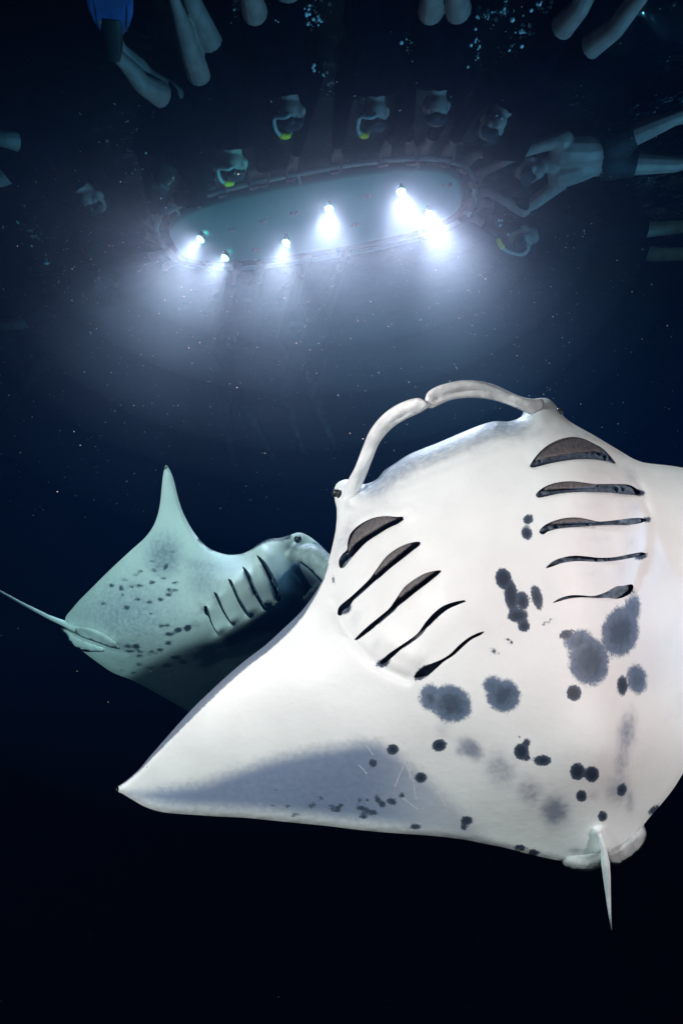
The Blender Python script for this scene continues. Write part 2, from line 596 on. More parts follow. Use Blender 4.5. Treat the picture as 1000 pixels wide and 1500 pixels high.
BIG_DEPTH = tps([(170,1156,2.52),(300,1100,2.42),(300,1190,2.47),(400,960,2.42),(480,1100,2.31),(480,1205,2.38),(470,850,2.52),(600,1050,2.19),
    (620,1215,2.27),(760,980,2.10),(760,800,2.18),(740,700,2.30),(690,640,2.42),(560,700,2.50),(492,720,2.62),(500,830,2.44),(560,850,2.31),
    (640,850,2.20),(860,700,2.28),(940,740,2.37),(940,860,2.27),(800,612,2.48),(815,595,2.56),(900,655,2.52),(885,1100,2.10),(885,1250,2.20),(830,1260,2.24),
    (940,1210,2.26),(990,1000,2.30),(1000,800,2.42),(1000,690,2.55),(1100,850,2.42),(1345,880,2.30),(1200,740,2.48)])
R1 = [(775,683),(781,673),(790,662),(802,652),(818,644),(836,640),(852,642),(866,648),(882,657),(893,668),(901,679),(888,676),(868,673),(845,673),(820,676),(800,680),(785,684),(778,685)]
R2 = [(784,725),(791,717),(804,710),(820,706),(838,705),(856,707),(872,709),(900,709),(920,710),(932,716),(938,722),(930,725),(912,724),(895,722),(870,721),(845,721),(820,723),(800,727),(788,729)]
R3 = [(789,779),(795,771),(808,764),(826,759),(845,758),(862,761),(877,764),(900,762),(925,759),(940,759),(946,762),(938,766),(920,769),(895,769),(870,770),(845,772),(820,774),(803,778),(795,783)]
R4 = [(799,832),(808,823),(822,817),(840,814),(858,815),(878,817),(900,816),(920,812),(938,809),(945,811),(935,815),(915,819),(895,822),(872,823),(845,822),(822,825),(808,830)]
R5 = [(809,883),(820,876),(836,872),(852,872),(868,873),(885,868),(902,859),(912,858),(925,856),(927,862),(920,871),(905,877),(890,876),(872,876),(850,875),(832,877),(818,881)]
L1 = [(498,832),(496,822),(501,812),(508,805),(509,795),(513,782),(522,772),(534,764),(549,758),(565,756),(580,757),(590,757),(591,761),(583,767),(568,774),(552,784),(537,794),(524,807),(512,821),(504,831)]
L2 = [(494,899),(496,890),(504,882),(514,874),(527,862),(541,848),(552,833),(564,817),(577,806),(592,798),(606,794),(615,794),(614,799),(605,806),(590,818),(572,832),(556,846),(540,858),(523,872),(513,886),(505,897),(498,902)]
L3 = [(519,937),(527,928),(540,916),(556,903),(570,891),(580,877),(592,860),(606,849),(622,840),(638,836),(646,836),(640,843),(625,855),(608,868),(592,881),(575,894),(560,906),(548,919),(535,929),(524,937)]
L4 = [(556,971),(566,960),(580,950),(598,938),(612,927),(622,913),(634,899),(648,888),(664,882),(680,879),(682,881),(670,886),(655,893),(640,905),(628,917),(616,926),(600,940),(585,953),(572,965),(562,972)]
L5 = [(606,992),(612,983),(622,976),(634,971),(648,965),(660,957),(672,945),(686,934),(700,927),(709,925),(704,930),(690,937),(677,948),(664,960),(650,969),(640,978),(628,988),(615,992)]
BIG_SLITS = [R1,R2,R3,R4,R5,L1,L2,L3,L4,L5]
def slit_mid(poly, axis):
    """Centre line of a slit polygon, ordered along one image axis."""
    p = np.asarray(poly, float)
    d = np.linalg.norm(p[:, None]-p[None], axis=2); i, j = np.unravel_index(d.argmax(), d.shape)
    if i > j: i, j = j, i
    def res(q):
        c = np.concatenate([[0], np.cumsum(np.linalg.norm(np.diff(q, axis=0), axis=1))]); u = np.linspace(0, c[-1], 12)
        return np.stack([np.interp(u, c, q[:, k]) for k in (0, 1)], 1)
    m = (res(p[i:j+1]) + res(np.vstack([p[j:], p[:i+1]])[::-1]))/2
    return m if m[-1, axis] > m[0, axis] else m[::-1]
def slit_chains(poly):
    """The headward and tailward edges of a slit polygon, both from left to right."""
    p = np.asarray(poly, float)
    d = np.linalg.norm(p[:, None]-p[None], axis=2); i, j = np.unravel_index(d.argmax(), d.shape)
    if i > j: i, j = j, i
    def res(q):
        q = q if q[-1, 0] > q[0, 0] else q[::-1]
        c = np.concatenate([[0], np.cumsum(np.linalg.norm(np.diff(q, axis=0), axis=1))]); u = np.linspace(0, c[-1], 40)
        return np.stack([np.interp(u, c, q[:, k]) for k in (0, 1)], 1)
    a, b = res(p[i:j+1]), res(np.vstack([p[j:], p[:i+1]]))
    return (a, b) if a[:, 1].mean() < b[:, 1].mean() else (b, a)
BIG_MIDS = [(slit_mid(s, 0), k) for s, k in zip(BIG_SLITS, (1, 1, 1, 0.6, 0.35, 1, 1, 0.9, 0.5, 0.3))]

def gill_relief(mids, up, down, wu, wd):
    def f(Q):
        r = np.zeros(len(Q))
        for pts, sgn in mids:
            p = np.asarray(pts, float)
            d, side, par = polyline_dist(Q, p)
            endfade = sstep(0.0, 0.18, par)*sstep(0.0, 0.18, 1-par)*abs(sgn)
            head = side*sgn < 0
            r += np.where(head, up*np.exp(-(d/wu)**1.4), -down*np.exp(-(d/wd)**1.4))*endfade
        return r
    return f
_gr = gill_relief(BIG_MIDS, 0.019, 0.015, 17, 15)

def ridge(Q, pts, amp, w):
    d, _, par = polyline_dist(Q, spline(pts, 6, closed=False))
    return amp*np.exp(-(d/w)**2)*sstep(0, 0.08, par)*sstep(0, 0.08, 1-par)

def big_relief(Q):
    r = _gr(Q)
    r += ridge(Q, [(504,800),(514,775),(535,755),(560,747),(585,750),(598,752)], 0.010, 6)
    r += ridge(Q, [(590,745),(600,744),(606,750),(602,757),(594,757)], 0.007, 4)
    r += ridge(Q, [(788,655),(812,641),(840,635),(868,640),(892,655),(908,676)], 0.007, 6)
    r += ridge(Q, [(500,735),(497,765),(496,800),(492,830)], 0.012, 5)
    r += ridge(Q, [(513,740),(508,762),(506,785)], 0.010, 4)
    r -= ridge(Q, [(575,716),(600,703),(640,687),(690,668),(740,652)], 0.006, 5)
    r -= ridge(Q, [(520,757),(545,746),(566,742)], 0.006, 3)
    r -= ridge(Q, [(690,662),(720,652),(760,648)], 0.005, 4)
    r -= ridge(Q, [(760,640),(790,626),(815,618)], 0.008, 6)
    r -= ridge(Q, [(512,745),(516,726),(524,715),(536,712)], 0.03, 7)
    r -= ridge(Q, [(926,704),(938,732),(945,762),(944,805),(930,850),(922,870)], 0.013, 8)
    r += ridge(Q, [(912,664),(934,690),(950,726),(960,765),(960,810),(946,855)], 0.004, 9)
    r -= ridge(Q, [(488,870),(496,903),(520,941),(558,977),(606,998)], 0.014, 7)
    r += ridge(Q, [(890,690),(906,720),(914,760),(912,810),(896,850)], 0.008, 16)
    r += ridge(Q, [(520,880),(545,915),(580,945),(620,972)], 0.009, 14)
    r += ridge(Q, [(873,1212),(880,1232),(884,1250)], 0.022, 8)
    r += 0.004*np.sin(Q[:, 0]/37+Q[:, 1]/61)*np.cos(Q[:, 1]/43-Q[:, 0]/90)
    # thick gill folds stand proud of the flat belly
    return r

def lip_w(Q):
    d, _, _ = polyline_dist(Q, [(545,704),(562,690),(600,665),(640,649),(680,632),(725,617),(760,612)])
    return np.exp(-(d/70)**2)
lip_w.px = 42; lip_w.m = 0.10

BODY_AXIS = np.array([(690,640),(760,900),(885,1240)], float)
def big_thick(Q, e):
    d, _, par = polyline_dist(Q, BODY_AXIS)
    body = 0.30*np.exp(-(d/(270 - 150*par))**2)
    return 0.02*(1-np.exp(-e/12)) + body*sstep(0, 90, e)

SPOTS = [(575,1098,9,8),(643,1092,11,9,-15),(616,1139,9,8),(546,1118,6,6),(840,1015,11,12),(911,1004,8,15),(763,1101,11,12),(771,1088,5,7),(771,1110,6,5,-30),
    (794,1114,13,8),(845,1130,11,13),(866,1134,11,12),(851,1166,8,9),(910,1157,7,10,15),(882,1196,7,8),(957,1186,10,5,-38),(683,1202,9,7),(679,1212,5,4),
    (761,1242,9,5),(781,1249,9,5),(608,1211,9,4),(773,761,7,8,40),(771,781,8,10,-20),(737,848,12,16,-15),(748,872,10,26,-8),(758,902,15,10),(767,917,9,9),
    (765,880,9,14,-10),(786,875,8,19,-14),(561,971,11,6,-25),(620,985,17,8,-38),(907,868,20,7,-12),(938,815,10,5,-15),(947,761,7,4),(936,722,8,5),(508,893,9,5,-50),
    (553,1171,4,7,-30),(560,1178,5,5),(574,1174,7,5,20),(530,1184,9,4,8),(544,1190,9,4,10),(532,1196,6,4),(485,1182,5,3),(493,1186,7,4),(499,1180,5,3),(455,1181,5,3),(460,1178,4,3),
    (432,1194,6,2.5),(470,1169,4,2,20),(421,1181,4,2),(526,1173,4,3),(537,1172,3,2),(588,1165,4,4),(488,850,2,6),(400,1180,3,2),(404,1157,3,2),
    (723,953,4,3),(727,957,3,2),(718,951,2,2),(742,937,3,2),(748,941,3,3),(800,912,3,2),(806,908,2,2),(795,916,2,2),(829,929,8,7),(822,932,4,4),(837,924,4,3),(658,1038,6,5),
    (260,1100,1.5,1.5),(330,1095,1.5,1.5),(215,1125,2,2),(540,910,1.5,1.5),(640,905,1.2,1.2),(760,1080,1.5,1.5),(700,1075,1.3,1.3)]
BLOTS = [(660,1031,32,27,20),(630,1022,17,20),(737,1019,25,25),(722,1004,15,14),(862,968,30,37,-8),(848,940,22,18),(908,925,27,38,12),(925,893,12,24,8),(932,995,15,22,-10)]
SMUDGES_AND_SHADE = [(690,1097,22,14,40,1.0),(675,1100,10,10,0,.7),(732,1128,26,34,-35,.62),(775,1160,22,26,-30,.6),(812,1188,22,24,0,1.0),(917,1075,15,38,8,.75),(910,1115,14,40,8,.55),
    (905,1158,24,26,0,.6),(922,1172,9,26,0,.55),(868,1165,16,9,-20,.4),(648,1068,14,20,0,.35),(722,955,14,11,0,.2),(745,938,13,10,0,.2),(805,910,20,12,0,.2),
    (845,1246,20,7,0,.6),(560,735,60,16,-25,.25),(505,790,14,40,20,.45),(780,635,30,10,-20,.3),(990,1030,20,60,20,.2),(800,900,20,15,0,.1),(925,700,12,26,-25,.42),(930,745,14,12,0,.3),(925,795,14,14,0,.28),(910,835,14,14,0,.22),(520,905,10,18,30,.3),(550,945,10,14,30,.3),(612,960,9,16,20,.28),(870,690,40,6,6,.18),(860,742,40,7,0,.2),(870,790,40,8,0,.2),(865,840,36,8,0,.18),(540,775,50,10,-35,.3),(855,640,40,7,10,.35)]  # greys along the gill flaps paint in the shade of their folds
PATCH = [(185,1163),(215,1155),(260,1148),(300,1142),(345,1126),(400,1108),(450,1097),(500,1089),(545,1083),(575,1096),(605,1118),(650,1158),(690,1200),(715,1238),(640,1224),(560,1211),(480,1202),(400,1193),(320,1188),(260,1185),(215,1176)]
SCRATCH = [[(598,1096),(592,1118),(578,1152)],[(536,1092),(546,1105)],[(526,1121),(537,1133)],[(594,1120),(605,1145),(609,1170)],[(588,1168),(610,1184)],[(822,1205),(825,1235)],[(600,1122),(600,1140)],
    [(905,1120),(918,1133)],[(660,1000),(668,1003)],[(640,1158),(652,1180)],[(232,1150),(246,1152)],[(286,1155),(280,1145)]]

def big_pigment_shade(Q, e):
    A = {}
    A["spot"] = ellipses(Q, SPOTS); A["blot"] = ellipses(Q, BLOTS)
    sm = puffs(Q, SMUDGES_AND_SHADE)
    # the lower lip is blue grey
    dl, _, _ = polyline_dist(Q, [(545,704),(562,690),(600,665),(640,649),(680,632),(725,617),(752,614)])
    sm = np.maximum(sm, 0.85*np.exp(-(dl/30)**2))
    A["smudge_shade"] = sm
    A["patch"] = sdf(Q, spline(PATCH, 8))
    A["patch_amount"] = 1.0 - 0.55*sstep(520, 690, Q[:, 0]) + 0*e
    lead = (Q[:, 0] < 475) & (Q[:, 1] < 1150) 
    dlead, _, _ = polyline_dist(Q, BIG_OUT[:16])
    width = 8*sstep(180, 300, Q[:, 0])*(1-sstep(420, 480, Q[:, 0])) + 2.0
    A["rim"] = np.where(dlead < 40, width - dlead, -60)
    sc = np.zeros(len(Q))
    for s in SCRATCH:
        d, _, _ = polyline_dist(Q, s)
        sc = np.maximum(sc, np.exp(-(d/1.6)**2))
    A["scratch"] = sc*0.75
    return A

def scratch_points():
    ex = []
    for s in SCRATCH:
        c = spline(s, 2.5, closed=False)
        t = np.gradient(c, axis=0); t /= np.linalg.norm(t, axis=1)[:, None] + 1e-9
        nrm = np.stack([-t[:, 1], t[:, 0]], 1)
        for k in (-3, -1.5, 0, 1.5, 3):
            ex += list(c + nrm*k)
    return ex

def fin_strip(name, parent, outer, inner, depth, mat, thick=0.03, round_px=12, round_m=0.03, fold=None, spacing=4.0):
    rel = None
    if fold:
        def rel(Q):
            r = np.zeros(len(Q))
            for pts, amp, w in fold:
                r += ridge(Q, pts, amp, w)
            return r
    return slab(name, list(outer) + list(inner)[::-1], depth, parent, [mat, mat], spacing=spacing, step=3.5,
                thick=lambda Q, e: thick*(1-np.exp(-e/6)), round_px=round_px, round_m=round_m, relief=rel)[0]

def whip(name, parent, pts, widths, mat):
    P = [at(x, y, d) for x, y, d in pts]
    V, Fc = tube_data(P, widths, 10)
    return mesh_obj(name, V, Fc, mat, parent)

def big_manta():
    t = thing("manta_ray", "large manta ray showing its white spotted underside and open gill slits", "manta ray", at(760, 950, 2.2))
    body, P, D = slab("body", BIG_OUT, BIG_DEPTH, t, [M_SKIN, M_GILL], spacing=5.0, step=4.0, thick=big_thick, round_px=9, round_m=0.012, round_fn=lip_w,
         slits=BIG_SLITS, relief=big_relief, pigment=big_pigment_shade, extra=scratch_points(), pocket=0.036)
    # curled head fins meeting in front of the mouth
    fin_strip("cephalic_fin", t, [(499,742),(503,722),(510,703),(520,684),(530,658),(541,632),(556,612),(574,597),(594,587),(612,583),(622,587)],
              [(517,748),(522,732),(528,716),(536,697),(545,674),(556,648),(574,627),(594,614),(614,605),(626,597),(627,592)],
              tps([(505,735,2.60),(525,690,2.52),(555,625,2.42),(590,600,2.37),(625,592,2.33),(540,700,2.56),(515,650,2.50),(500,742,2.625),(514,742,2.60)]), M_FIN, 0.016, 5, 0.006,
              [([(514,725),(532,680),(555,635),(585,606),(615,592)], 0.012, 4.5), ([(522,705),(538,665),(566,625),(600,602)], -0.010, 4.0)])
    fin_strip("cephalic_fin", t, [(622,588),(626,575),(640,566),(660,560),(680,557),(702,558),(722,563),(742,572),(760,580),(778,584),(796,586)],
              [(624,596),(632,598),(645,592),(660,586),(680,583),(700,583),(720,586),(738,591),(756,598),(774,606),(790,611)],
              tps([(622,592,2.34),(660,572,2.36),(700,570,2.39),(740,580,2.44),(770,592,2.47),(796,597,2.54),(700,600,2.40),(700,540,2.38)]), M_FIN, 0.018, 5, 0.006,
              [([(632,588),(660,575),(700,572),(740,582),(775,595)], -0.010, 3.5), ([(640,582),(670,568),(705,566),(745,577)], 0.008, 3.5)])
    # gill plates showing in the open slits, tucked under the headward flap
    for slit, a, b, frac in ((R1, 0.06, 0.80, 0.74), (R2, 0.10, 0.60, 0.66), (R3, 0.12, 0.60, 0.62), (L1, 0.22, 0.96, 0.74), (L2, 0.45, 0.93, 0.60), (L3, 0.50, 0.94, 0.58)):
        up, low = slit_chains(slit)
        u = np.linspace(a, b, 16)
        k = np.linspace(0, 1, len(up))
        U = np.stack([np.interp(u, k, up[:, c]) for c in (0, 1)], 1); W = np.stack([np.interp(u, k, low[:, c]) for c in (0, 1)], 1)
        taper = frac*np.sin(np.pi*np.clip((u-a)/(b-a), 0.06, 0.94))**0.35
        inner = U + (W-U)*taper[:, None]
        nrm = (U-W)/(np.linalg.norm(U-W, axis=1)[:, None] + 1e-6)
        outer = U + nrm*4.0*np.sin(np.pi*np.clip((u-a)/(b-a), 0.0, 1.0))[:, None]**0.5
        mid = slit_mid(slit, 0)
        def plate_depth(Q, mid=mid):
            d, _, par = polyline_dist(Q, mid)
            return BIG_DEPTH(Q) - 0.019*np.exp(-(d/17)**1.4)*sstep(0.0, 0.18, par)*sstep(0.0, 0.18, 1-par) + 0.0065
        slab("gill_plate", np.vstack([outer, inner[::-1]]), plate_depth, t, [M_PLATE, M_PLATE], spacing=3.5, step=3,
             thick=lambda Q, e: 0.006*(1-np.exp(-e/6)), round_px=3, round_m=0.002, closed_spline=False)
    # tail and pelvic fins
    pd = tps([(823,1262,2.23),(850,1275,2.25),(885,1262,2.21),(905,1264,2.22),(945,1230,2.26),(940,1205,2.25),(880,1230,2.195)])
    for o in ([(826,1246),(823,1262),(828,1271),(842,1276),(860,1277),(874,1273),(883,1266),(886,1250),(882,1238),(865,1242),(845,1244)],
              [(884,1238),(886,1252),(892,1264),(904,1267),(915,1262),(928,1252),(940,1240),(946,1226),(944,1213),(937,1204),(925,1212),(908,1226)]):
        def fin_depth(Q):
            d, side, _ = polyline_dist(Q, [(800,1250),(826,1247),(860,1243),(884,1238),(908,1224),(937,1202),(950,1190)])
            return BIG_DEPTH(Q) - big_relief(Q)*0.3 + 0.016 - 0.034*sstep(-2, 20, d*np.where(side > 0, 1, -1))
        slab("pelvic_fin", o, fin_depth, t, [M_FIN_GREY, M_FIN_GREY], spacing=4, step=3.5, thick=lambda Q, e: 0.022*(1-np.exp(-e/6)), round_px=10, round_m=0.014,
             relief=lambda Q: ridge(Q, [(842,1258),(860,1260),(880,1252)], -0.006, 3) + ridge(Q, [(890,1248),(905,1240),(915,1225)], -0.006, 3))
    q = np.array([(874.,1206.),(879.,1226.),(884.,1246.)])
    d0 = BIG_DEPTH(q) - big_relief(q) + np.array([0.006, 0.0, -0.004])
    whip("tail", t, [(*q[0], d0[0]),(*q[1], d0[1]),(*q[2], d0[2]),(886,1264,2.175),(888,1284,2.19),(890,1310,2.20),(892,1335,2.21),(895,1362,2.22)],
         [0.003,0.006,0.010,0.0135,0.012,0.0085,0.005,0.0012], M_FIN)
    for x, y, d in ((492, 722, 2.615), (819, 604, 2.585)):
        c = Vector(at(x, y, d)); V = []; Fc = []
        for i in range(9):
            for k in range(14):
                a = math.pi*i/8; b = 2*math.pi*k/14
                V.append(c + 0.017*Vector((math.sin(a)*math.cos(b), math.cos(a), math.sin(a)*math.sin(b))))
        for i in range(8):
            for k in range(14):
                Fc.append((i*14+k, i*14+(k+1) % 14, (i+1)*14+(k+1) % 14, (i+1)*14+k))
        mesh_obj("eye", V, Fc, M_BLACK, t)
big_manta()

# ------------------------------------------------------------------ the second manta ray, further off
FAR_OUT = [(96,906),(105,893),(116,880),(135,861),(160,836),(190,808),(214,786),(227,766),(234,742),(237,715),(239,697),(243,681),(248,687),(254,701),
    (259,721),(266,745),(278,770),(292,790),(308,804),(330,812),(350,812),(366,806),(378,797),(392,790),(410,788),(424,784),(437,780),(450,784),(465,795),(480,810),(488,825),
    (486,850),(480,880),(465,920),(440,980),(410,1040),(375,1085),(345,1105),(318,1085),(300,1062),(275,1042),(255,1030),(225,1013),(195,997),(165,985),(140,968),
    (120,953),(107,943),(98,925)]
FAR_DEPTH = tps([(96,915,4.45),(200,900,4.12),(305,878,3.98),(345,845,3.87),(385,806,3.86),(322,930,4.09),(366,905,4.00),(410,882,3.97),(430,800,3.93),(470,800,3.92),(243,682,4.15),(236,745,4.22),(310,805,4.15),(350,812,4.10),(150,850,4.30),(180,985,4.42),
    (255,1030,4.62),(345,1100,5.15),(320,965,4.34),(250,945,4.14),(300,1000,4.45),(425,910,4.22),(470,880,4.15),(460,980,4.5),(470,840,3.98),(250,830,4.17),(180,935,4.17)])
FS = [[(376,813),(381,816),(389,824),(396,835),(402,846),(408,860),(411,872),(410,881),(405,880),(402,868),(397,855),(391,842),(384,828),(378,818)],
      [(355,830),(360,833),(367,843),(372,857),(380,873),(387,885),(391,894),(386,893),(379,882),(372,870),(366,856),(361,843)],
      [(334,848),(339,850),(344,860),(350,874),(359,889),(368,906),(363,903),(354,891),(346,876),(340,862)],
      [(313,867),(318,870),(323,880),(328,893),(336,907),(343,918),(338,914),(329,901),(322,888),(317,877)],
      [(299,888),(303,888),(307,898),(309,906),(313,917),(322,932),(317,927),(309,913),(305,903),(300,899)]]
_fg = gill_relief([(slit_mid(s, 1), 1) for s in FS], 0.040, 0.030, 12, 9)
def far_relief(Q):
    r = _fg(Q)
    r += ridge(Q, [(292,890),(320,864),(350,838),(376,812),(392,800)], 0.035, 13)
    r += ridge(Q, [(318,935),(345,918),(370,905),(392,892),(412,882)], 0.05, 16)
    r += ridge(Q, [(98,916),(125,920),(150,930),(172,945)], 0.020, 6)
    r -= ridge(Q, [(105,927),(135,935),(165,950),(190,955)], 0.014, 6)
    r -= ridge(Q, [(425,835),(440,850),(455,866)], 0.12, 12)
    r += ridge(Q, [(425,800),(450,815),(478,830)], 0.06, 10)
    return r
def far_thick(Q, e):
    d, _, _ = polyline_dist(Q, [(120,920),(300,890),(450,820)])
    return 0.03*(1-np.exp(-e/10)) + 0.42*np.exp(-(d/70)**2)*sstep(0, 45, e)
FAR_SPOTS = [(x+80 if False else x, y, a, b, *r) for (x, y, a, b, *r) in [
    (164,858,4,3),(178,860,3,3.5),(178,863,3.5,2.5),(193,859,4,2.5),(205,858,5.5,2.5),(183,849,3.5,2),(199,842,3.5,2),(206,837,3.5,2),(223,853,4.5,3),(240,847,3.5,1.8),(226,837,3,1.8),(226,832,3,1.4),
    (232,831,3,1.4),(243,830,3,5,30),(222,822,3,1.2),(229,814,3,1),(252,808,3,1.5),(257,854,5,2),(248,864,4,2.5),(257,865,4.5,2.5),(247,871,4.5,3.2),(235,878,4.5,3.2),(219,882,4.5,2.5),(202,878,4.5,2.2),
    (186,890,5,3.2),(151,884,3.5,2.5),(180,872,2,1.5),(221,899,3,1.6),(236,917,3.5,2.6),(245,916,3.5,2.4),(248,929,7,3),(261,923,7,4,-20),(275,920,6,5,-30),(247,942,5.5,3),(152,938,4.5,3,15),
    (188,946,6,2.5),(200,947,6,4),(190,954,7,2.5),(206,955,4,2),(205,961,5,2),(222,954,4,2),(235,952,5,2.6),(218,959,4,1.4),(227,958,4,1.4),(204,973,5,2),(179,983,4,1.5),(196,986,4,2),(220,978,6,2),(258,963,8,3),(268,970,7,3),(245,975,8,3)]]
FAR_SHADE = [(418,800),(432,792),(446,790),(440,802),(424,812),(421,830),(424,850),(415,885),(394,898),(372,910),(345,922),(322,934),(295,940),(268,948),(250,956),(225,968),(200,982),(185,1000),(300,1120),(440,1100),(510,900),(478,850),(468,842),(452,832),(436,822),(430,815)]  # self-shade of the lower wing painted in, with the dark mouth
FAR_STREAKS = [(330,943,36,4,-8),(350,935,26,3,-5),(345,955,40,5,-12),(315,965,20,5,-25),(300,957,15,5,-20),(370,925,20,3,-8),(380,945,30,4,-25)]
def far_pigment_shade(Q, e):
    A = {"spot": ellipses(Q, FAR_SPOTS)}
    s = sdf(Q, spline(FAR_SHADE, 6))
    A["dark"] = 0.86*sstep(-18, 16, s) + 0.20*sstep(-3, 2, ellipses(Q, FAR_STREAKS))  # painted wing shade, then the real streak markings
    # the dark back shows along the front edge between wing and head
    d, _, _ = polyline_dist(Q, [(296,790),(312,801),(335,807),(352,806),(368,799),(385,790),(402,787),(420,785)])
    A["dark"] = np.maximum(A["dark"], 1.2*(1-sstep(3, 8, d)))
    A["smudge_shade"] = puffs(Q, [(240,815,34,40,0,.75),(300,830,60,16,10,.5),(190,900,100,70,0,.62),(300,850,40,40,0,.5),(285,915,14,10,0,.5)])  # grey patches, also painting the body dimmer than the lit wing tip
    return A
def far_manta():
    t = thing("manta_ray", "smaller teal looking manta ray swimming behind the large one with one wing tip raised", "manta ray", at(300, 900, 4.1))
    slab("body", FAR_OUT, FAR_DEPTH, t, [M_SKIN, M_GILL], spacing=4.0, step=3.5, thick=far_thick, round_px=9, round_m=0.02, slits=FS, relief=far_relief, pigment=far_pigment_shade, pocket=0.05)
    whip("tail", t, [(112,922,4.38),(96,914,4.42),(70,903,4.46),(35,885,4.54),(0,866,4.62),(-45,842,4.70),(-90,820,4.80)], [0.022,0.020,0.013,0.009,0.007,0.005,0.002], M_FIN)
    pd = tps([(92,915,4.34),(180,945,4.10),(140,925,4.22),(100,940,4.36),(160,960,4.22)])
    for o in ([(90,914),(105,914),(125,917),(145,923),(160,932),(172,943),(180,951),(165,950),(145,943),(120,934),(98,922)],
              [(90,920),(100,924),(120,936),(145,946),(170,953),(150,955),(128,955),(112,950),(102,940),(96,930)]):
        slab("pelvic_fin", o, lambda Q: FAR_DEPTH(Q) - far_relief(Q) - 0.010, t, [M_FIN, M_FIN], spacing=3.5, step=3, thick=lambda Q, e: 0.016*(1-np.exp(-e/5)), round_px=5, round_m=0.012)
    cd = tps([(440,785,3.86),(480,810,3.80),(470,845,3.78),(430,815,3.9),(455,815,3.8)])
    slab("cephalic_fin", [(418,795),(432,800),(446,796),(462,797),(478,808),(492,822),(488,842),(476,856),(466,848),(452,834),(438,824),(424,816)], cd, t, [M_FIN_GREY, M_FIN_GREY], spacing=4, step=3,
         thick=lambda Q, e: 0.06*(1-np.exp(-e/8)), round_px=14, round_m=0.07)
    c = Vector(at(436, 790, 3.78)); V = []; Fc = []
    for i in range(9):
        for k in range(14):
            a = math.pi*i/8; b = 2*math.pi*k/14
            V.append(c + 0.022*Vector((math.sin(a)*math.cos(b), math.cos(a), math.sin(a)*math.sin(b))))
    for i in range(8):
        for k in range(14):
            Fc.append((i*14+k, i*14+(k+1) % 14, (i+1)*14+(k+1) % 14, (i+1)*14+k))
    mesh_obj("eye", V, Fc, M_BLACK, t)
far_manta()
# ------------------------------------------------------------------ the floating light board: hull, pipe rail, six lamps
ZB = -0.07                       # underside of the hull
A0 = on_level(239, 361, ZB); A1 = on_level(695, 281, ZB)
B_C = (A0 + A1)/2; B_L = (A1 - A0).length/2
B_U = (A1 - A0).normalized(); B_V = Vector((-B_U.y, B_U.x, 0))
RAIL_W = 0.405
def bp(u, v, z=ZB):
    return Vector((B_C.x + B_U.x*u + B_V.x*v, B_C.y + B_U.y*u + B_V.y*v, z))

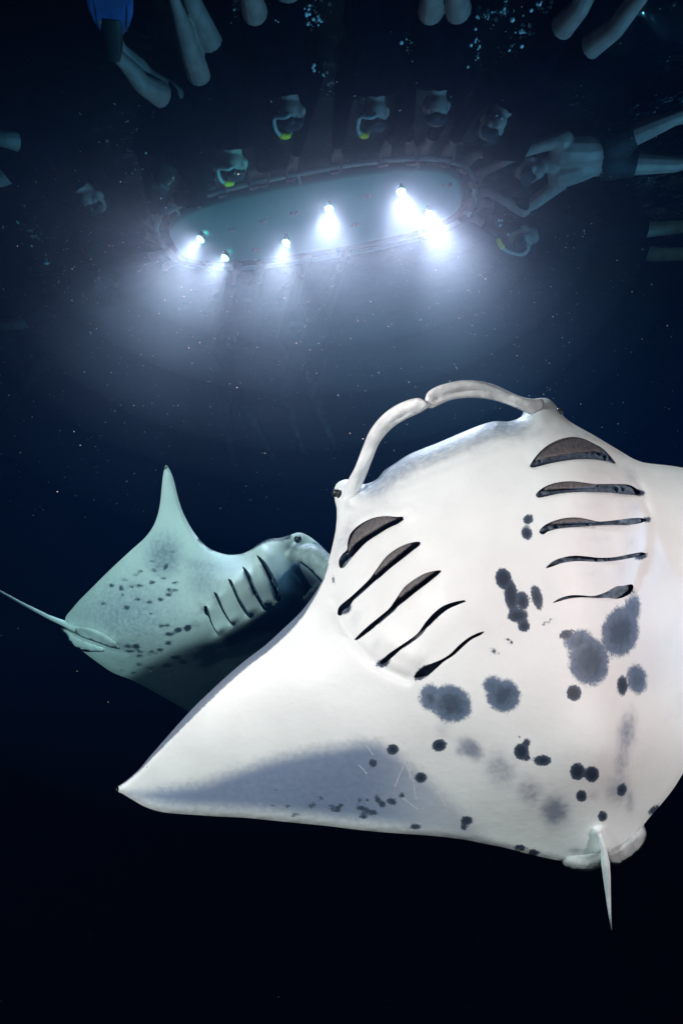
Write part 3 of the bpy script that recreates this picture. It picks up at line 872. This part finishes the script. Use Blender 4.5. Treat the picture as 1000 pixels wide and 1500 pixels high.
def board():
    t = thing("light_board", "pale green floating light board with six lit lamps and a pipe rail around it", "light board", bp(0, 0, 0))
    # hull: rounded plank with soft rails
    n = 64; prof = [(0.90, ZB+0.0), (0.97, ZB+0.012), (1.0, ZB+0.045), (0.98, ZB+0.085), (0.90, ZB+0.10)]
    hl, hw = B_L-0.085, 0.325
    V, Fc = [], []
    def ring(s, z):
        for k in range(n):
            a = 2*math.pi*k/n; c, q = math.cos(a), math.sin(a)
            u = hl*math.copysign(abs(c)**0.75, c); v = hw*math.copysign(abs(q)**0.62, q)
            w = 1-(1-s)*0.6
            V.append(bp(u - math.copysign((1-s)*0.25, c)*abs(c), v*w if s < 1 else v, z))
    for s, z in prof: ring(s, z)
    for i in range(len(prof)-1):
        for k in range(n):
            Fc.append((i*n+k, (i+1)*n+k, (i+1)*n+(k+1) % n, i*n+(k+1) % n))
    Fc.append(tuple(range(n))); Fc.append(tuple((len(prof)-1)*n+k for k in range(n))[::-1])
    mesh_obj("hull", V, Fc, M_BOARD, t, sharp=50)
    # rail: one closed pipe with struts to the hull
    path = []
    m = 72
    for k in range(m+1):
        a = 2*math.pi*k/m; c, q = math.cos(a), math.sin(a)
        path.append(bp(B_L*math.copysign(abs(c)**0.8, c), RAIL_W*math.copysign(abs(q)**0.6, q), ZB+0.015))
    V, Fc = tube_data(path, [0.017]*len(path), 10, cap=False)
    mesh_obj("rail", V, Fc, M_PVC, t)
    for u, v0, v1 in ((-0.98,-0.375,-0.24),(-0.80,-0.40,-0.27),(0.0,-0.405,-0.30),(0.85,-0.39,-0.26),(-0.98,0.24,0.375),(-0.5,0.30,0.405),(0.1,0.30,0.405),(0.8,0.26,0.40)):
        V, Fc = tube_data([bp(u, v0, ZB+0.02), bp(u, v1, ZB+0.02)], [0.013, 0.013], 8)
        mesh_obj("strut", V, Fc, M_PVC, t)
    # small bright fittings under the hull
    for x, y in ((340,337),(385,325),(375,366),(430,313),(520,330),(536,288),(655,272)):
        p = on_level(x, y, ZB-0.012)
        parts = []
        for s in (-1, 1):
            a = p + B_U*0.02*s
            parts.append(tube_data([a + Vector((0, 0, 0.014)), a + Vector((0, 0, -0.004)), a - B_U*0.012*s + Vector((0, 0, -0.010))], [0.010, 0.010, 0.006], 8))
        parts.append(tube_data([p - B_U*0.024 + Vector((0, 0, 0.01)), p + B_U*0.024 + Vector((0, 0, 0.01))], [0.005, 0.005], 6))
        V, Fc = merge(parts)
        mesh_obj("fitting", V, Fc, M_STEEL, t)
    lamps = [(294,350,1.25,(-0.38,0.02)),(330,377,1.0,(-0.34,0.02)),(419,355,1.0,(-0.12,0.0)),(482,306,1.35,(0.0,-0.04)),(587,281,1.5,(0.06,-0.04)),(627,313,1.7,(0.24,0.02))]
    for x, y, k, (tx, ty) in lamps:
        p = on_level(x, y, ZB-0.075)
        d = Vector((tx, ty - 0.16, -1)).normalized()
        top = Vector((p.x, p.y, ZB))
        V, Fc = merge([tube_data([top, top - Vector((0, 0, 0.03))], [0.012, 0.012], 8),
                       tube_data([p - d*0.05, p - d*0.045, p - d*0.012, p - d*0.006, p + d*0.012], [0.014, 0.024, 0.028, 0.033, 0.033], 16, cap=False)])
        h = mesh_obj("lamp", V, Fc, M_BLACK, t, sharp=40)
        V, Fc = tube_data([p + d*0.002, p + d*0.010, p + d*0.016], [0.029, 0.027, 0.016], 16)
        mesh_obj("lens", V, Fc, M_LENS, h)
        ld = bpy.data.lights.new("lamp_light", 'SPOT')
        ld.energy = LAMP_W*k; ld.color = (1.0, 0.37, 0.48); ld.spot_size = math.radians(128); ld.spot_blend = 0.5; ld.shadow_soft_size = 0.035
        core = bpy.data.lights.new("lamp_light", 'SPOT')
        core.energy = LAMP_W*k*CORE; core.color = (1.0, 0.40, 0.48); core.spot_size = math.radians(58); core.spot_blend = 1.0; core.shadow_soft_size = 0.035
        for q_d in (ld, core):
            lo = bpy.data.objects.new("lamp_light", q_d); link(lo, h)
            lo.location = p + d*0.026 - origin(h); lo.rotation_euler = d.to_track_quat('-Z', 'Y').to_euler()
LAMP_W = 54
CORE = 5.5
board()
# ------------------------------------------------------------------ the snorkellers holding on to the rail
RAIL = []
for _k in range(360):
    _a = 2*math.pi*_k/360; _c, _q = math.cos(_a), math.sin(_a)
    RAIL.append(bp(B_L*math.copysign(abs(_c)**0.8, _c), RAIL_W*math.copysign(abs(_q)**0.6, _q), ZB+0.015))

def rail_point(x, y):
    p = on_level(x, y, ZB+0.015)
    i = min(range(len(RAIL)), key=lambda k: (RAIL[k]-p).length)
    t = (RAIL[(i+2) % len(RAIL)] - RAIL[i-2]).normalized()
    return RAIL[i], t

def capsule(p0, r0, p1, r1, n=12, flat=False, squash=None):
    p0, p1 = Vector(p0), Vector(p1)
    d = (p1-p0); L = d.length; d = d/L if L > 1e-6 else Vector((0, 0, 1))
    path, rad = [], []
    if not flat:
        for a in (80, 55, 28):
            path.append(p0 - d*r0*math.sin(math.radians(a))); rad.append(r0*math.cos(math.radians(a)))
    path += [p0, p1]; rad += [r0, r1]
    if not flat:
        for a in (28, 55, 80):
            path.append(p1 + d*r1*math.sin(math.radians(a))); rad.append(r1*math.cos(math.radians(a)))
    return tube_data(path, rad, n, True, squash)

def ellipsoid(c, ax, rx, ry, rz, nu=14, nv=10):
    V, Fc = [], []
    for i in range(nv+1):
        th = math.pi*i/nv
        for k in range(nu):
            ph = 2*math.pi*k/nu
            V.append(Vector(c) + ax[0]*rx*math.sin(th)*math.cos(ph) + ax[1]*ry*math.sin(th)*math.sin(ph) + ax[2]*rz*math.cos(th))
    for i in range(nv):
        for k in range(nu):
            Fc.append((i*nu+k, (i+1)*nu+k, (i+1)*nu+(k+1) % nu, i*nu+(k+1) % nu))
    return V, Fc

def fused(name, parts, voxel, mat, parent, smooth_it=3):
    """One continuous skin over overlapping volumes."""
    V, Fc = merge(parts)
    me = bpy.data.meshes.new(name); me.from_pydata([tuple(v) for v in V], [], Fc)
    tmp = bpy.data.objects.new(name, me); COL.objects.link(tmp)
    m = tmp.modifiers.new("remesh", 'REMESH'); m.mode = 'VOXEL'; m.voxel_size = voxel
    s = tmp.modifiers.new("smooth", 'SMOOTH'); s.factor = 0.5; s.iterations = smooth_it
    dg = bpy.context.evaluated_depsgraph_get()
    res = bpy.data.meshes.new_from_object(tmp.evaluated_get(dg))
    n = len(res.vertices); co = np.empty(n*3); res.vertices.foreach_get("co", co)
    fc = [tuple(p.vertices) for p in res.polygons]
    bpy.data.objects.remove(tmp); bpy.data.meshes.remove(me); bpy.data.meshes.remove(res)
    return mesh_obj(name, co.reshape(-1, 3), fc, mat, parent)

UPV = Vector((0, 0, 1))

def lerp(a, b, t):
    return a + (b-a)*t

def hand_parts(wrist, grip, tang, out):
    """Palm, four curled fingers and a thumb closed on the pipe at grip; out = direction of reach."""
    P = []
    up = UPV
    knuck0 = grip - out*0.030 + up*0.030
    heel = lerp(wrist, knuck0, 0.15)
    for k in (-1, -0.33, 0.33, 1):
        P.append(capsule(heel + tang*k*0.020, 0.017, knuck0 + tang*k*0.030, 0.0135))
    ln = (0.9, 1.0, 1.06, 0.96)
    for k, s in zip((-1, -0.33, 0.33, 1), ln):
        a = knuck0 + tang*k*0.031
        b = grip + tang*k*0.030 + out*0.028*s + up*0.020
        c = grip + tang*k*0.029 + out*0.036*s - up*0.016
        d = grip + tang*k*0.028 + out*0.010 - up*0.034*s
        P += [capsule(a, 0.0115, b, 0.0105), capsule(b, 0.0105, c, 0.0098), capsule(c, 0.0098, d, 0.0088)]
    th0 = lerp(heel, knuck0, 0.3) + tang*0.030
    th1 = grip - out*0.034 + tang*0.046 - up*0.006
    th2 = grip - out*0.014 + tang*0.036 - up*0.034
    P += [capsule(th0, 0.016, th1, 0.0125), capsule(th1, 0.0125, th2, 0.0100)]
    return P

def person(label, head, pelvis, hands, knees, ankles, suit="long", suit_mat=None, cut=0.5, snorkel=None, fin=None, hair=True, shade_hood=False, look=(0, 0, 0), group="snorkellers holding the light board"):
    H = on_level(*head); Pv = on_level(*pelvis)
    f = (H - Pv); f.z *= 0.5; f.normalize()
    side = f.cross(UPV).normalized()
    t = thing("person", label, "person", Pv, group)
    neck = H - f*0.10 + UPV*0.03
    chest = H - f*0.27 + UPV*0.0
    # keep the pelvis a human distance away
    torso_end = Pv
    ribs = lerp(chest, torso_end, 0.35); waist = lerp(chest, torso_end, 0.68)
    parts = []
    axf = (side, f, f.cross(side) * -1)
    face = Vector((look[0], look[1], -1)).normalized()
    # head: skull, face, jaw, nose, ears
    fx = side; fz = face; fy = fz.cross(fx).normalized()
    if fy.dot(f) < 0: fy = -fy
    parts.append(ellipsoid(H, (fx, fy, fz), 0.076, 0.098, 0.098))
    parts.append(ellipsoid(H + fz*0.045 - fy*0.055, (fx, fy, fz), 0.056, 0.062, 0.060))
    parts.append(capsule(H + fz*0.088 + fy*0.012, 0.011, H + fz*0.112 - fy*0.020, 0.014))
    for s in (-1, 1):
        parts.append(ellipsoid(H + fx*s*0.078 - fy*0.012 + fz*0.005, (fx, fy, fz), 0.011, 0.032, 0.020))
        parts.append(capsule(H + fx*s*0.030 + fz*0.080 - fy*0.0, 0.020, H + fx*s*0.05 + fz*0.065 - fy*0.03, 0.022))
    parts.append(capsule(H + fz*0.098 - fy*0.062 - fx*0.018, 0.010, H + fz*0.098 - fy*0.062 + fx*0.018, 0.010))
    parts.append(capsule(neck + f*0.05, 0.056, chest + f*0.10, 0.064))
    core = []
    for s in (-1, 1):
        core.append((chest + side*s*0.085 + f*0.02, 0.105, ribs + side*s*0.060, 0.105))
        core.append((ribs + side*s*0.060, 0.105, waist + side*s*0.045, 0.092))
        core.append((waist + side*s*0.045, 0.092, torso_end + side*s*0.070, 0.105))
        core.append((chest + side*s*0.05 + f*0.07, 0.070, chest + side*s*0.165 + f*0.05, 0.070))
    arms, hands_p, legs, cuts = [], [], [], []
    gs = [rail_point(*h) for h in hands]
    gs.sort(key=lambda g: (g[0]-H).dot(side))
    for s, (g, tg) in zip((-1, 1), gs):
        sh = chest + side*s*0.185 + f*0.05
        reach = (g - sh)
        out = Vector((reach.x, reach.y, 0)).normalized()
        tang = tg if tg.dot(side)*s > 0 else -tg
        tang = -tang
        wrist = g - out*0.105 + UPV*0.025
        d = (wrist - sh).length
        bend = math.sqrt(max(0.0, 0.29**2 - (d/2)**2)) if d < 0.58 else 0.0
        el = lerp(sh, wrist, 0.5) + (side*s*0.75 - UPV*0.5).normalized()*min(bend, 0.22)
        arms += [(sh, 0.056, el, 0.043), (el, 0.043, wrist, 0.029)]
        hands_p += hand_parts(wrist, g, tang, out)
    for s, kn, an in zip((-1, 1), knees, ankles):
        K = on_level(*kn); A = on_level(*an)
        hip = torso_end + side*s*0.085 - f*0.03
        # left/right assignment follows the given order
        legs.append((hip, K, A, s))
    if (legs[0][1]-torso_end).dot(side) > (legs[1][1]-torso_end).dot(side):
        (h0, K0, A0_, s0), (h1, K1, A1_, s1) = legs
        legs = [(h1, K0, A0_, s1), (h0, K1, A1_, s0)]
    limb = []
    for hip, K, A, s in legs:
        mid = lerp(hip, K, 0.5)
        limb += [(hip, 0.088, mid, 0.073), (mid, 0.073, K, 0.055)]
        calf = lerp(K, A, 0.32) + UPV*0.012
        limb += [(K, 0.054, calf, 0.053), (calf, 0.053, A, 0.033)]
        fd = ((A - K).normalized()*0.8 - f*0.5).normalized()
        toe = A + fd*0.17
        limb += [(A - fd*0.03, 0.033, lerp(A, toe, 0.6), 0.030), (lerp(A, toe, 0.6), 0.036, toe, 0.022)]
        wd = fd.cross(UPV).normalized()
        for q in (-1, -0.5, 0, 0.5, 1):
            limb.append((toe + wd*q*0.028, 0.013, toe + wd*q*0.034 + fd*(0.035 - 0.008*abs(q-0.5)), 0.010))
    for c in core + arms + limb:
        parts.append(capsule(*c))
    parts += hands_p
    fused("body", parts, 0.0075, M_HUMAN, t, 3)
    # clothing
    g = 0.011
    cl = []
    if suit == "shorts":
        for s in (-1, 1):
            cl.append(capsule(lerp(waist, torso_end, 0.45) + side*s*0.05, 0.100+g, torso_end + side*s*0.070, 0.107+g, flat=True))
            cl.append(capsule(torso_end + side*s*0.05, 0.105+g, torso_end + side*s*0.070 - f*0.05, 0.100+g))
    else:
        for c in core:
            cl.append(capsule(c[0], c[1]+g, c[2], c[3]+g))
        cl.append(capsule(chest + f*0.02, 0.08+g, chest + f*0.125, 0.062+g, flat=True))
        for i in range(0, len(arms), 2):
            sh, r0, el, r1 = arms[i]; _, _, wr, r2 = arms[i+1]
            cl.append(capsule(sh, r0+g, el, r1+g))
            cl.append(capsule(el, r1+g, lerp(el, wr, 0.80), lerp(r1, r2, 0.80)+g, flat=True))
    cuts_mat = suit_mat or (M_SHORTS if suit == "shorts" else M_SUIT)
    for i, (hip, K, A, s) in enumerate(legs):
        c = cut[i] if isinstance(cut, (tuple, list)) else cut
        e = lerp(hip, K, c)
        if c <= 0.5:
            cl.append(capsule(hip, 0.090+g, e, lerp(0.088, 0.073, c*2)+g+0.004, flat=True))
        else:
            cl.append(capsule(hip, 0.090+g, lerp(hip, K, 0.5), 0.074+g)); cl.append(capsule(lerp(hip, K, 0.45), 0.075+g, e, lerp(0.073, 0.055, c*2-1)+g+0.003, flat=True))
        cl.append(ellipsoid(hip, (side, f, UPV), 0.1+g, 0.1+g, 0.1+g))
    fused("swim_shorts" if suit == "shorts" else "wetsuit", cl, 0.012, cuts_mat, t, 2)
    # hair, mask and snorkel
    if shade_hood:  # black cover added over the head to keep the face dim
        fused("shade_hood", [ellipsoid(H - fz*0.004, (fx, fy, fz), 0.088, 0.110, 0.108), ellipsoid(H + fz*0.048 - fy*0.055, (fx, fy, fz), 0.070, 0.078, 0.076), capsule(neck + f*0.05, 0.070, chest + f*0.10, 0.078)], 0.012, M_SUIT_BLACK, t, 2)
    elif hair:
        fused("hair", [ellipsoid(H + fy*0.012 - fz*0.022, (fx, fy, fz), 0.083, 0.104, 0.092)], 0.012, M_HAIR, t, 2)
    mk = [ellipsoid(H + fz*0.080 + fy*0.012, (fx, fy, fz), 0.078, 0.046, 0.044), ellipsoid(H + fz*0.10 - fy*0.022, (fx, fy, fz), 0.024, 0.028, 0.032)]
    m = fused("diving_mask", mk, 0.008, M_BLACK, t, 2)
    V, Fc = ellipsoid(H + fz*0.112 + fy*0.016, (fx, fy, fz), 0.062, 0.032, 0.014)
    mesh_obj("mask_lens", V, Fc, M_LENSGLASS, m)
    if snorkel is not None:
        s = snorkel
        mouth = H + fz*0.108 - fy*0.064
        path = [mouth, mouth + fz*0.02 + fx*s*0.03, H + fx*s*0.095 + fz*0.105 - fy*0.055, H + fx*s*0.112 + fz*0.09 + fy*0.0, H + fx*s*0.112 + fz*0.065 + fy*0.07,
                H + fx*s*0.085 + fz*0.035 + fy*0.125, H + fx*s*0.05 + fy*0.155 - fz*0.02, H + fx*s*0.04 + fy*0.165 - fz*0.14, H + fx*s*0.04 + fy*0.170 - fz*0.26]
        fine = []
        for i in range(len(path)-1):
            for j in range(4):
                a, b, c, d = path[max(i-1, 0)], path[i], path[i+1], path[min(i+2, len(path)-1)]
                u = j/4
                fine.append(0.5*((2*b) + (c-a)*u + (2*a-5*b+4*c-d)*u*u + (3*b-a-3*c+d)*u**3))
        fine.append(path[-1])
        V, Fc = tube_data(fine, [0.0125]*len(fine), 10)
        sn = mesh_obj("snorkel", V, Fc, M_TUBE, t)
        i0 = 18
        V, Fc = tube_data(fine[i0:i0+6], [0.020]*6, 12)
        mesh_obj("yellow_band", V, Fc, M_YELLOW, sn)
    if fin:
        hip, K, A, s = legs[fin["leg"]]
        base = on_level(*fin["ankle"]); tip = on_level(*fin["tip"])
        d = (tip - base).normalized(); wv = d.cross((base - Vector((0, 0, CAMZ))).normalized()).normalized(); nv = wv.cross(d)
        def sections(lst):
            V, Fc = [], []
            n = 20
            for (u, w, h) in lst:
                for k in range(n):
                    a = 2*math.pi*k/n
                    V.append(base + d*u + wv*w*math.copysign(abs(math.cos(a))**0.8, math.cos(a)) + nv*h*math.copysign(abs(math.sin(a))**0.8, math.sin(a)))
            for i in range(len(lst)-1):
                for k in range(n):
                    Fc.append((i*n+k, i*n+(k+1) % n, (i+1)*n+(k+1) % n, (i+1)*n+k))
            Fc.append(tuple(range(n))[::-1]); Fc.append(tuple((len(lst)-1)*n+k for k in range(n)))
            return V, Fc
        L = (tip - base).length
        V, Fc = sections([(0.08, 0.060, 0.018), (0.13, 0.092, 0.012), (0.2, 0.112, 0.010), (0.30, 0.118, 0.008), (L-0.03, 0.110, 0.006), (L, 0.085, 0.004)])
        b = mesh_obj("swim_fin", V, Fc, M_BLUEFIN, t, sharp=60)
        V, Fc = sections([(-0.06, 0.040, 0.040), (0.0, 0.050, 0.045), (0.06, 0.056, 0.040), (0.12, 0.058, 0.030), (0.16, 0.050, 0.020)])
        mesh_obj("foot_pocket", V, Fc, M_BLACK, b, sharp=60)
        for s2 in (-1, 1):
            V, Fc = tube_data([base + d*0.10 + wv*s2*0.070, base + d*0.2 + wv*s2*0.078, base + d*0.32 + wv*s2*0.085], [0.010, 0.010, 0.004], 8)
            mesh_obj("fin_rib", V, Fc, M_BLACK, b)
    return t

M_LENSGLASS = simple("mask glass", (0.03, 0.04, 0.05), 0.05, 0.05, 10)

person("snorkeller with bare shins and a blue swim fin in the upper left corner", (236,256,-.13), (272,165,-.12), [(256,322),(243,340)],
       [(207,122,-.30),(214,112,-.16)], [(172,80,-.36),(178,72,-.20)], cut=(0.42, 0.42), fin=dict(leg=0, ankle=(166,68,-.37), tip=(160,-18,-.40)), shade_hood=True)
person("snorkeller with two bare calves close to the water surface beside the blue swim fin", (345,240,-.15), (322,138,-.12), [(330,290),(375,272)],
       [(277,70,-.30),(282,6,-.24)], [(258,8,-.36),(262,-60,-.3)], cut=(0.42, 0.52), snorkel=-1)
person("snorkeller with a short yellow banded snorkel above the left middle of the rail", (428,165,-.15), (402,45,-.12), [(385,268),(428,255)],
       [(366,-8,-.30),(420,-60,-.2)], [(352,-95,-.38),(420,-140,-.2)], cut=0.5, snorkel=-1)
person("snorkeller with a long pale curved snorkel and yellow band, above the middle of the board", (550,166,-.15), (552,35,-.12), [(492,244),(560,236)],
       [(525,-60,-.22),(585,-60,-.2)], [(520,-150,-.25),(590,-150,-.2)], cut=0.6, snorkel=-1)
person("snorkeller with a pale face looking down, third from the yellow banded snorkel to the right", (638,158,-.15), (650,48,-.12), [(602,226),(618,228)],
       [(632,-10,-.30),(668,-12,-.30)], [(628,-100,-.36),(672,-100,-.36)], cut=0.5)
person("snorkeller with two pale bare legs pointing to the upper right corner", (718,182,-.15), (795,98,-.12), [(655,229),(686,240)],
       [(848,12,-.30),(900,42,-.30)], [(880,-45,-.34),(955,-25,-.34)], cut=(0.56,0.56))
person("bare chested swimmer in black shorts stretching both arms to the right end of the rail", (772,246,-.13), (893,224,-.13), [(697,264),(694,290)],
       [(985,172,-.18),(990,240,-.18)], [(1090,150,-.2),(1090,215,-.2)], suit="shorts", cut=(0.35,0.35))
person("snorkeller lying below the bare chested swimmer with a yellow banded snorkel and pale knees", (760,343,-.14), (868,350,-.12), [(690,300),(680,318)],
       [(965,335,-.16),(965,373,-.16)], [(1050,333,-.2),(1050,376,-.2)], cut=(0.78,0.78), snorkel=1)
person("snorkeller at the far left edge with two dim bare legs", (140,292,-.13), (62,228,-.12), [(238,345),(240,362)],
       [(10,204,-.25),(0,262,-.25)], [(-70,190,-.28),(-80,268,-.28)], cut=(0.75,0.8))
person("snorkeller at the lower left end of the rail, legs trailing into the dark", (160,402,-.14), (95,455,-.12), [(246,376),(258,392)],
       [(30,474,-.25),(62,532,-.25)], [(-60,485,-.25),(20,590,-.25)], cut=(0.8,0.8), shade_hood=True)
person("shadowy snorkeller behind the light beams, legs hanging below the middle lamps", (436,466,-.14), (450,525,-.14), [(450,390),(505,381)],
       [(458,575,-.34),(418,585,-.32)], [(488,645,-.50),(440,648,-.48)], cut=0.6, shade_hood=True)
person("shadowy snorkeller behind the light beams left of the other one hanging there", (335,486,-.14), (348,550,-.14), [(352,405),(384,400)],
       [(368,612,-.34),(330,600,-.3)], [(406,682,-.50),(340,670,-.4)], cut=0.6, shade_hood=True)
# ------------------------------------------------------------------ small things: bubbles under the surface, drifting plankton
def icos(c, r, stretch=(1, 1, 1)):
    t = (1+5**0.5)/2
    V = [(-1,t,0),(1,t,0),(-1,-t,0),(1,-t,0),(0,-1,t),(0,1,t),(0,-1,-t),(0,1,-t),(t,0,-1),(t,0,1),(-t,0,-1),(-t,0,1)]
    Fc = [(0,11,5),(0,5,1),(0,1,7),(0,7,10),(0,10,11),(1,5,9),(5,11,4),(11,10,2),(10,7,6),(7,1,8),(3,9,4),(3,4,2),(3,2,6),(3,6,8),(3,8,9),(4,9,5),(2,4,11),(6,2,10),(8,6,7),(9,8,1)]
    k = r/math.sqrt(1+t*t)
    return [(c[0]+x*k*stretch[0], c[1]+y*k*stretch[1], c[2]+z*k*stretch[2]) for x, y, z in V], Fc

def glint_bubbles():  # white beads standing in for glints of light on the ripples
    V, Fc = [], []
    rnd = random.Random(5)
    clusters = [(405,30,22,30,34),(415,60,18,26,26),(440,20,22,18,20),(462,22,12,30,18),(455,105,30,18,18),(480,120,18,14,8),(430,128,30,25,14),(545,35,10,16,8),(575,50,14,10,8),(595,65,12,10,8),
                (585,85,18,12,10),(605,110,14,12,8),(690,60,12,22,18),(690,90,14,18,14),(735,15,24,16,20),(700,20,20,18,14),(765,50,22,24,12),(795,10,14,8,10),(745,75,20,20,10),(665,5,16,8,8),
                (350,10,16,18,14),(390,5,12,8,8),(185,190,60,40,10),(215,225,50,40,10),(240,260,60,40,10),(330,200,60,50,14),(560,130,120,40,16),(730,180,10,16,12),(720,170,18,18,10),(740,330,20,20,8),(60,360,40,50,12),(90,430,60,50,14)]
    for cx, cy_, sx, sy, n in clusters:
        for _ in range(int(n*1.6)):
            x = rnd.gauss(cx, sx*0.5); y = rnd.gauss(cy_, sy*0.5); z = -0.03 - abs(rnd.gauss(0, 0.09))
            p = on_level(x, y, z)
            r = 0.0042 + rnd.random()**3*0.014
            for _k in range(rnd.choice((1, 1, 2, 3))):
                v, f = icos((p.x+rnd.uniform(-1.6, 1.6)*r, p.y+rnd.uniform(-1.6, 1.6)*r, p.z+rnd.uniform(-1, 1)*r), r*rnd.uniform(0.5, 1), (1, 1, rnd.uniform(0.5, 1)))
                o = len(V); V += v; Fc += [tuple(i+o for i in q) for q in f]
    T = NT("air bubbles")
    T.b.inputs["Base Color"].default_value = (0.92, 0.95, 0.95, 1); T.b.inputs["Roughness"].default_value = 0.25
    o = mesh_obj("glint_bubbles", V, Fc, T.m); o["kind"] = "stuff"

def plankton():
    V, Fc = [], []
    rnd = random.Random(9)
    for i in range(2400):
        d = 1.3 + 5.5*rnd.random()**0.8
        x = rnd.uniform(-1150, 2100); y = rnd.uniform(-400, 1700)
        if rnd.random() < 0.45:
            x = rnd.uniform(0, 1000); y = rnd.uniform(180, 760)
        p = at(x, y, d)
        if p[2] > -0.05 or (y > 1120 and rnd.random() < 0.75): continue
        r = 0.0005 + 0.0010*rnd.random()**3 + (0.0010 if rnd.random() < 0.04 else 0)
        v, f = icos(p, r*(0.6+0.28*d), (rnd.uniform(0.6, 1.6), 1, rnd.uniform(0.6, 1.6)))
        o = len(V); V += v; Fc += [tuple(k+o for k in q) for q in f]
    for i in range(800):
        p = at(rnd.uniform(60, 860), 330 + abs(rnd.gauss(0, 130)), rnd.uniform(3.6, 5.6))
        if p[2] > -0.1: continue
        v, f = icos(p, 0.0011 + 0.0026*rnd.random()**4, (rnd.uniform(0.6, 1.6), 1, rnd.uniform(0.6, 1.6)))
        o = len(V); V += v; Fc += [tuple(k+o for k in q) for q in f]
    o = mesh_obj("plankton", V, Fc, M_SPECK); o["kind"] = "stuff"
glint_bubbles()
plankton()
